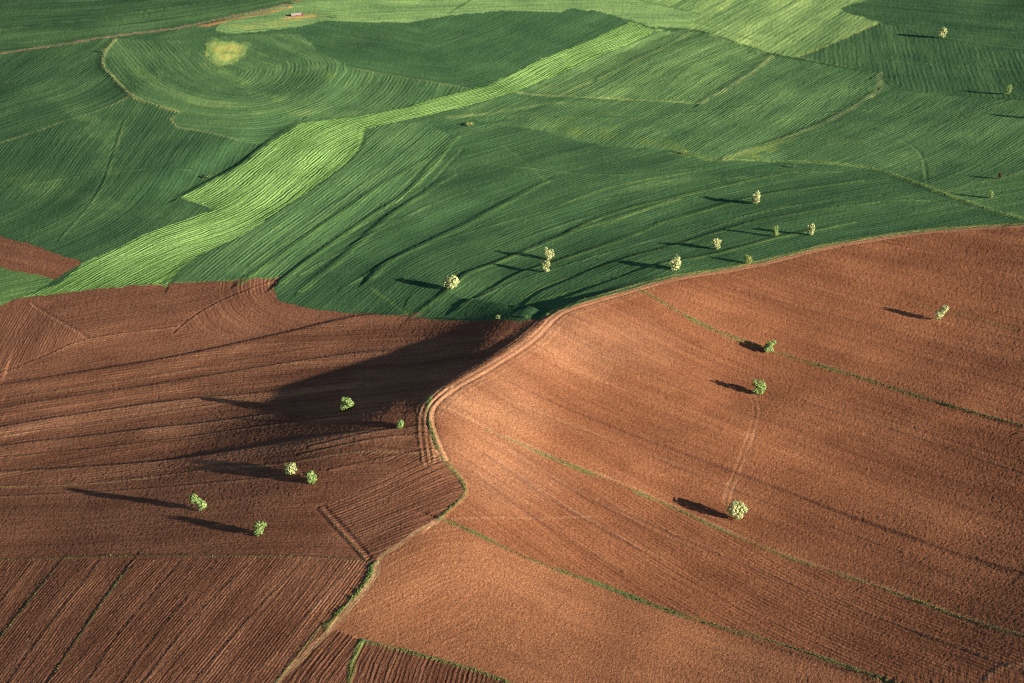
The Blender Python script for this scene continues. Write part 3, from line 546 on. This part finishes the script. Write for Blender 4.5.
# the plain beyond, to the horizon
gm = field_mat('far_plain', period=6); zl = float(Z.min())-4
gx = np.array([[-15000, -3000], [15000, -3000], [15000, 20000], [-15000, 20000]], float)
o = mesh_from('ground', np.column_stack([gx, np.full(4, zl)]), [[0, 1, 2, 3]], gm, 'plain of dark green fields beyond the hills', 'structure', 'ground')
c = o.data.attributes.new('tint', 'FLOAT_COLOR', 'POINT'); c.data.foreach_set('color', np.tile(np.array([*DKG, 1], np.float32), 4))

# ------------------------------------------------------------------ plants
def leaf_mat(name, base, young):
    m, nt, b = new_mat(name); k = NT(nt)
    geo = k.n('ShaderNodeNewGeometry'); oi = k.n('ShaderNodeObjectInfo')
    n = k.noise(geo.outputs['Position'], .9, 2, .6); r = geo.outputs['Random Per Island']
    f = k.math('ADD', k.ramp(n, .35, .65, 0, .6), k.math('MULTIPLY', r, .4))
    k.set(b.inputs['Base Color'], k.mix(f, (*base, 1), (*young, 1)))
    tr = k.n('ShaderNodeBsdfTranslucent'); k.set(tr.inputs[0], k.mix(f, (*base, 1), (*young, 1)))
    mx = k.n('ShaderNodeMixShader'); mx.inputs[0].default_value = .25
    nt.links.new(b.outputs[0], mx.inputs[1]); nt.links.new(tr.outputs[0], mx.inputs[2])
    nt.links.new(mx.outputs[0], [x for x in nt.nodes if x.type == 'OUTPUT_MATERIAL'][0].inputs[0])
    return m
LEAF = {'pale': leaf_mat('pale_foliage', (.42, .46, .19), (.72, .73, .38)), 'green': leaf_mat('green_foliage', (.16, .27, .075), (.48, .58, .22)),
        'deep': leaf_mat('deep_foliage', (.08, .13, .05), (.20, .26, .10)), 'red': leaf_mat('russet_foliage', (.07, .055, .04), (.13, .10, .06)), 'yellow': leaf_mat('yellow_foliage', (.3, .35, .09), (.48, .5, .18))}
def bark_mat():
    m, nt, b = new_mat('bark'); k = NT(nt); geo = k.n('ShaderNodeNewGeometry')
    k.set(b.inputs['Base Color'], k.mix(k.noise(geo.outputs['Position'], 9, 3), (.06, .045, .035, 1), (.2, .165, .13, 1))); return m
BARK = bark_mat()
def tube(pts, rad, sides=6):
    pts = np.array(pts, float); V, F = [], []
    for i, p in enumerate(pts):
        d = pts[min(i+1, len(pts)-1)]-pts[max(i-1, 0)]; d /= np.linalg.norm(d)
        a = np.cross(d, (.3, .9, .2)); a /= np.linalg.norm(a); b = np.cross(d, a)
        for k in range(sides):
            t = 2*math.pi*k/sides; V.append(p+rad[i]*(math.cos(t)*a+math.sin(t)*b))
    for i in range(len(pts)-1):
        for k in range(sides):
            F.append((i*sides+k, i*sides+(k+1) % sides, (i+1)*sides+(k+1) % sides, (i+1)*sides+k))
    return V, F
def leaf_cloud(centres, radii, n, size, seed):
    """leaf-sized faces spread through several lobes, denser towards their skins, with gaps"""
    r = np.random.default_rng(seed); w = np.array([rr[0]*rr[1]*rr[2] for rr in radii])**(2/3); w = w/w.sum()
    V, F = [], []; pick = r.choice(len(centres), n, p=w)
    dirs = r.standard_normal((n, 3)); dirs /= np.linalg.norm(dirs, axis=1)[:, None]
    rad = r.uniform(.35, 1.08, n)**.6
    # clumps: pull leaves towards twig ends
    base = np.array(centres)[pick] + dirs*rad[:, None]*np.array(radii)[pick]
    tw = base[r.integers(0, n, max(12, n//14))]
    tw = tw + r.normal(0, .06, tw.shape)*np.array(radii)[0].mean()
    near_ = np.argmin(((base[:, None]-tw[None])**2).sum(2), 1) if n*len(tw) < 4e6 else r.integers(0, len(tw), n)
    base = base*.5 + tw[near_]*.5
    nrm = dirs + .3*r.standard_normal((n, 3)); nrm /= np.linalg.norm(nrm, axis=1)[:, None]
    a = np.cross(nrm, r.standard_normal((n, 3))); a /= np.linalg.norm(a, axis=1)[:, None]; b = np.cross(nrm, a)
    s = size*r.uniform(.6, 1.4, n)[:, None]
    q = np.stack([base-a*s, base-b*s*.55, base+a*s, base+b*s*.55], 1).reshape(-1, 3)
    return q, np.arange(4*n).reshape(-1, 4)
def make_tree(name, label, px, wpx, hpx, kind, lobes=None, group=None, cat='tree', leaves=1500, lean=0., seed=0):
    """px: foot of the trunk in the photo; wpx, hpx: crown width and whole height in photo pixels"""
    g = G([px])[0]; z = float(height_at(g)[0])
    depth = g[1]*CP + (CAM_H-z)*SP; mpp = depth/FPX
    wd = wpx*mpp*1.02; ht = hpx*mpp/CP*.87
    root = bpy.data.objects.new(name, None); C.objects.link(root); root.location = (g[0], g[1], z-.05); root.empty_display_size = .5
    root['label'] = label; root['category'] = cat
    if group: root['group'] = group
    r = np.random.default_rng(seed+100)
    if lobes is None:
        lobes = [((r.uniform(-.08, .08), 0, .48), (.34, .34, .42)), ((.06, -.05, .22), (.3, .3, .2))]
        for k in range(7):
            t = k*2*math.pi/7+r.uniform(-.4, .4); rr = r.uniform(.12, .38)
            lobes.append(((rr*math.cos(t), rr*math.sin(t), r.uniform(.2, .76)), (r.uniform(.13, .27),)*3))
    cs = [(c[0]*wd+lean*c[2]*ht, c[1]*wd, c[2]*ht) for c, _ in lobes]
    rs = [(a*wd, b*wd, min(cc*ht, cc*wd*1.6)) for _, (a, b, cc) in lobes]
    q, f = leaf_cloud(cs, rs, leaves, max(.13, .05*wd), seed)
    q[:, 2] = np.maximum(q[:, 2], .12)
    V, F = [], []
    tr = max(.1, .035*wd)
    def addt(pts, rad):
        v, ff = tube(pts, rad); o_ = len(V); V.extend(v); F.extend([tuple(i+o_ for i in x) for x in ff])
    fork = (lean*.25*ht, 0, .3*ht)
    addt([(0, 0, -.3), (lean*.1*ht+.05, .03, .14*ht), fork, (lean*.5*ht, .05, .6*ht)], [tr*1.3, tr, tr*.8, tr*.25])
    for c in cs[1:]:
        mid = tuple(.5*(fork[k]+c[k]) + (.05 if k < 2 else -.02)*wd*.5 for k in range(3))
        addt([fork, mid, c], [tr*.55, tr*.38, tr*.12])
    mesh_from('trunk', V, F, BARK, parent=root); mesh_from('crown', q, f, LEAF[kind], parent=root, smooth_=False)
    return root
GT = 'pale trees standing in the green crop'; ST = 'trees standing on the sunlit red slope'; LT = 'green trees standing on the shaded brown field'
two = [((-.22, .0, .72), (.26, .26, .24)), ((.2, 0, .36), (.30, .28, .27)), ((.02, .05, .5), (.2, .2, .2)), ((-.1, -.1, .8), (.15, .15, .14))]
side = [((.14, 0, .55), (.38, .36, .42)), ((-.3, 0, .3), (.24, .22, .28)), ((-.1, .1, .42), (.34, .3, .4)), ((.3, 0, .42), (.22, .22, .3)), ((0, 0, .22), (.4, .4, .2))]
TREES = [
 ((451, 288), 17, 15, 'pale', side, GT, 'pale rounded tree nearest the shaded corner of the green crop'),
 ((549, 259), 10, 13, 'pale', None, GT, 'small pale tree, rear one of the close pair on the green crop'),
 ((546, 272), 10, 15, 'pale', None, GT, 'small pale tree, front one of the close pair on the green crop'),
 ((676, 269), 14, 17, 'pale', None, GT, 'largest pale tree on the green crop just above the sunlit ridge'),
 ((716, 249), 11, 14, 'pale', None, GT, 'pale tree upper left of the little yellowish tree by the red border'),
 ((755, 204), 11, 17, 'pale', None, GT, 'tall pale tree alone on the upper green terraces with a long shadow'),
 ((775, 236), 9, 13, 'green', None, GT, 'thin green tree beside the pale one near the red border'),
 ((810, 235), 10, 14, 'pale', None, GT, 'pale tree at the right end of the green crop trees'),
 ((748, 264), 9, 11, 'yellow', None, GT, 'little yellowish tree closest to the edge of the red slope'),
 ((942, 38), 10, 13, 'pale', None, None, 'lone tree in the dark green upper right corner'),
 ((1008, 94), 8, 11, 'green', None, None, 'small dim green tree at right edge of the upper crop'),
 ((1034, 119), 9, 12, 'green', None, None, 'tree just past the right edge whose shadow enters the crop'),
 ((1000, 179), 6, 8, 'red', None, None, 'tiny russet tree at right edge above the grassy path'),
 ((990, 198), 7, 9, 'green', None, None, 'tiny green tree at right edge below the grassy path'),
 ((940, 320), 11, 17, 'pale', [((.24, 0, .78), (.36, .36, .24)), ((-.22, 0, .36), (.42, .4, .3)), ((.05, 0, .58), (.35, .35, .25))], ST, 'pale leaning tree high on the red slope at right'),
 ((769, 352), 14, 14, 'green', None, ST, 'low bushy green tree on the thin grass line of the red slope'),
 ((759, 394), 15, 19, 'green', None, ST, 'green tree on the red slope at the upper end of the ruts'),
 ((736, 519), 21, 22, 'pale', [((-.2, 0, .55), (.3, .3, .34)), ((.22, 0, .6), (.27, .27, .25)), ((.0, .1, .72), (.3, .28, .2)), ((.05, -.1, .3), (.25, .25, .2))], ST, 'broad pale tree on the red slope at the lower end of the ruts'),
 ((347, 408), 15, 14, 'green', None, LT, 'green tree standing inside the dark shadow of the ridge'),
 ((400, 427), 10, 10, 'green', None, LT, 'smallest green tree near the track, at the edge of the ridge shadow'),
 ((291, 473), 14, 12, 'pale', None, LT, 'pale flat topped tree, left one of the pair below the ridge shadow'),
 ((311, 483), 14, 17, 'green', None, LT, 'green tree, right one of the pair below the ridge shadow'),
 ((199, 511), 17, 22, 'green', two, LT, 'green tree with two separate crown lobes on the brown field'),
 ((259, 535), 14, 20, 'green', None, LT, 'oval green tree lowest on the brown field at left'),
]
for k, (px, w_, h_, kind, lob, grp, label) in enumerate(TREES):
    make_tree('tree', label, px, w_, h_, kind, lob, grp, leaves=2300 if w_ > 9 else 1200, lean=.05*((k % 3)-1), seed=k+1)
SHRUBS = [((470, 126), 10, 6, 'yellow', 'low yellow green shrub at the end of the bright strip'), ((684, 154), 6, 6, 'yellow', 'yellow green shrub on the curved grassy bank'),
          ((794, 168), 5, 7, 'deep', 'small dark shrub on the grassy verge at right'), ((498, 319), 6, 6, 'green', 'shrub in the shadowed corner where crop meets brown soil'),
          ((548, 317), 6, 5, 'green', 'low shrub where the track meets the shadowed corner'), ((207, 178), 10, 4, 'deep', 'low dark shrub on the bank left of the bright strip'),
          ((103, 52), 4, 5, 'deep', 'dark bush at the bend of the pale curved bank'), ((526, 318), 5, 4, 'deep', 'low dark bush on the shadowed crop border'),
          ((292, 4), 7, 5, 'deep', 'dark bush beside the dirt road near the shed'), ((335, 18), 5, 5, 'deep', 'dark bush on the meadow edge right of the shed')]
for k, (px, w_, h_, kind, label) in enumerate(SHRUBS):
    make_tree('shrub', label, px, w_, h_, kind, [((0, 0, .45), (.45, .4, .5)), ((.25, .1, .35), (.25, .25, .35)), ((-.25, 0, .3), (.28, .26, .3))], None, 'shrub', 260, 0, k+60)

# ------------------------------------------------------------------ grass along the verges: too many blades to count
def grass_mat(name, a, b_):
    m, nt, b = new_mat(name); k = NT(nt); geo = k.n('ShaderNodeNewGeometry')
    k.set(b.inputs['Base Color'], k.mix(geo.outputs['Random Per Island'], (*a, 1), (*b_, 1))); return m
GM = {'g': grass_mat('verge_grass', (.09, .15, .04), (.2, .25, .09)), 'd': grass_mat('dry_grass', (.15, .19, .06), (.30, .31, .12)), 'l': grass_mat('lush_grass', (.08, .15, .035), (.16, .24, .06))}
def verge(px, label, width, dens, hgt, mat, offs=0.):
    q = resample(G(px), 2); seg = np.diff(q, axis=0); L = np.linalg.norm(seg, axis=1); n = int(L.sum()*width*2*dens)
    k = rng.choice(len(seg), n, p=L/L.sum()); t = rng.uniform(0, 1, n)
    nr = np.stack([-seg[k, 1], seg[k, 0]], 1)/L[k][:, None]
    p = q[k]+seg[k]*t[:, None]+nr*(offs+width*np.clip(rng.standard_normal(n)*.5, -1.2, 1.2))[:, None]
    keep = fbm(p, 7, len(label), 3) > -.25; p = p[keep]; n = len(p)
    z = height_at(p); h = hgt*np.exp(rng.normal(0, .55, n)); a = rng.uniform(0, 6.28, n); w_ = rng.uniform(.12, .3, n)
    V, F = [], []
    b0 = np.column_stack([p, z-.03])
    out = []
    for j in range(2):
        aa = a+j*1.6; d = np.stack([np.cos(aa), np.sin(aa), 0*aa], 1)*w_[:, None]
        tip = b0+np.column_stack([rng.normal(0, .12, n), rng.normal(0, .12, n), h])
        out.append(np.stack([b0-d, b0+d, tip], 1))
    V = np.concatenate(out).reshape(-1, 3); F = np.arange(len(V)).reshape(-1, 3)
    mesh_from('grass_verge', V, F, GM[mat], label, 'stuff', 'grass', smooth_=False)
verge(LO_VERGE, 'broad green grass verge running from the bend to the bottom right', .5, 4, .12, 'g')
verge(UP_VERGE[1:], 'thin green grass verge across the middle of the red slope', .35, 3, .12, 'g')
verge(TOP_VERGE, 'thin green grass verge below the leaning tree on the red slope', .32, 3, .12, 'g')
verge([(430, 398), (428, 412), (432, 432), (441, 456), (452, 468), (463, 482), (464, 496), (441, 517)], 'curved green grass verge around the bend of the ridge', .55, 8, .12, 'g')
verge([(377, 566), (372, 582), (352, 605), (332, 627)], 'green grass verge beside the tan track at bottom left', .7, 9, .15, 'l', -1.3)
verge([(362, 641), (353, 660), (348, 690)], 'short lush grass line at the bottom edge', .5, 9, .15, 'l')
verge([(362, 641), (420, 655), (480, 672), (520, 687)], 'grass line under the smooth orange field at bottom', .4, 8, .12, 'g')
verge([(63, 559), (30, 600), (0, 638)], 'dark grassy furrow at the lower left edge', .3, 3, .12, 'g')
verge([(133, 561), (90, 620), (48, 683)], 'long dark grassy furrow in the lower left', .3, 4, .12, 'g')
verge(BORDER[15:], 'dry pale grass margin between the green crop and the red ridge', .6, 4, .14, 'd', 1.8)
verge(TRACK_LINE, 'sparse dry grass line across the brown slope at left', .35, .6, .12, 'd')
verge([(0, 560), (130, 556), (260, 556), (310, 557), (370, 561)], 'sparse grass line above the diagonal furrows at lower left', .35, .7, .12, 'd')
verge(CURVE_V+[(172, 119), (178, 127), (205, 132), (237, 140)], 'pale grassy bank curving through the upper left crops', .6, 1.5, .25, 'd')
verge(VERGE_R, 'grassy path edge descending to the right side of the crops', .9, 1.2, .2, 'l')

# ------------------------------------------------------------------ small farm shed by the dirt road
def plain(name, col, rough=.9):
    m, nt, b = new_mat(name); k = NT(nt); geo = k.n('ShaderNodeNewGeometry')
    c = tuple(x*.7 for x in col)
    k.set(b.inputs['Base Color'], k.mix(k.noise(geo.outputs['Position'], 2.2, 4, .7), (*c, 1), (*col, 1))); b.inputs['Roughness'].default_value = rough; return m
def box(x0, x1, y0, y1, z0, z1):
    v = [(x, y, z) for z in (z0, z1) for (x, y) in ((x0, y0), (x1, y0), (x1, y1), (x0, y1))]
    return v, [(3, 2, 1, 0), (4, 5, 6, 7), (0, 1, 5, 4), (1, 2, 6, 5), (2, 3, 7, 6), (3, 0, 4, 7)]
g = G([(296, 16)])[0]; z = float(height_at(g)[0])
shed = bpy.data.objects.new('farm_shed', None); C.objects.link(shed); shed.location = (g[0], g[1], z-.2); shed.rotation_euler = (0, 0, math.radians(24)); shed.scale = (.55, .55, .5)
shed['label'] = 'small farm shed with pale sheet roof and red brown gable beside the road'; shed['category'] = 'shed'
mesh_from('wall', *box(-5, 5, -2, 2, 0, 2.2), plain('red_brown_wall', (.22, .09, .075)), parent=shed, smooth_=False)
v = [(-5.4, -2.5, 2.1), (5.4, -2.5, 2.1), (5.4, 0, 3.4), (-5.4, 0, 3.4), (-5.4, 2.5, 2.1), (5.4, 2.5, 2.1)]
v = v+[(a, b, c+.12) for a, b, c in v]
mesh_from('roof', v, [(6, 7, 8, 9), (9, 8, 11, 10), (0, 3, 2, 1), (3, 4, 5, 2), (0, 1, 7, 6), (4, 10, 11, 5), (1, 2, 8, 7), (2, 5, 11, 8), (3, 0, 6, 9), (4, 3, 9, 10)], plain('pale_sheet_roof', (.36, .31, .28)), parent=shed, smooth_=False)
gm_ = plain('gable_red', (.25, .08, .08))
for x in (-5, 4.88): mesh_from('gable', [(x, -2, 2.2), (x+.12, -2, 2.2), (x, 2, 2.2), (x+.12, 2, 2.2), (x, 0, 3.3), (x+.12, 0, 3.3)], [(0, 2, 4, 4), ][:0] or [(0, 2, 3, 1), (0, 1, 5, 4), (2, 4, 5, 3)], gm_, parent=shed, smooth_=False)
mesh_from('lean_to', [(5.1, -1.8, 0), (7.6, -1.8, 0), (7.6, 2.2, 0), (5.1, 2.2, 0), (5.1, -1.8, 2.4), (7.6, -1.8, 1.7), (7.6, 2.2, 1.7), (5.1, 2.2, 2.4)], box(0, 1, 0, 1, 0, 1)[1], plain('lean_to_brick', (.16, .06, .06)), parent=shed, smooth_=False)
mesh_from('yard_wall', *box(-9.5, -5.2, -2.4, -2.0, -.2, 1.0), plain('yard_stone', (.3, .24, .18)), parent=shed, smooth_=False)
mesh_from('door', *box(-1, .6, -2.06, -2.0, 0, 1.9), plain('door_wood', (.09, .06, .05)), parent=shed, smooth_=False)
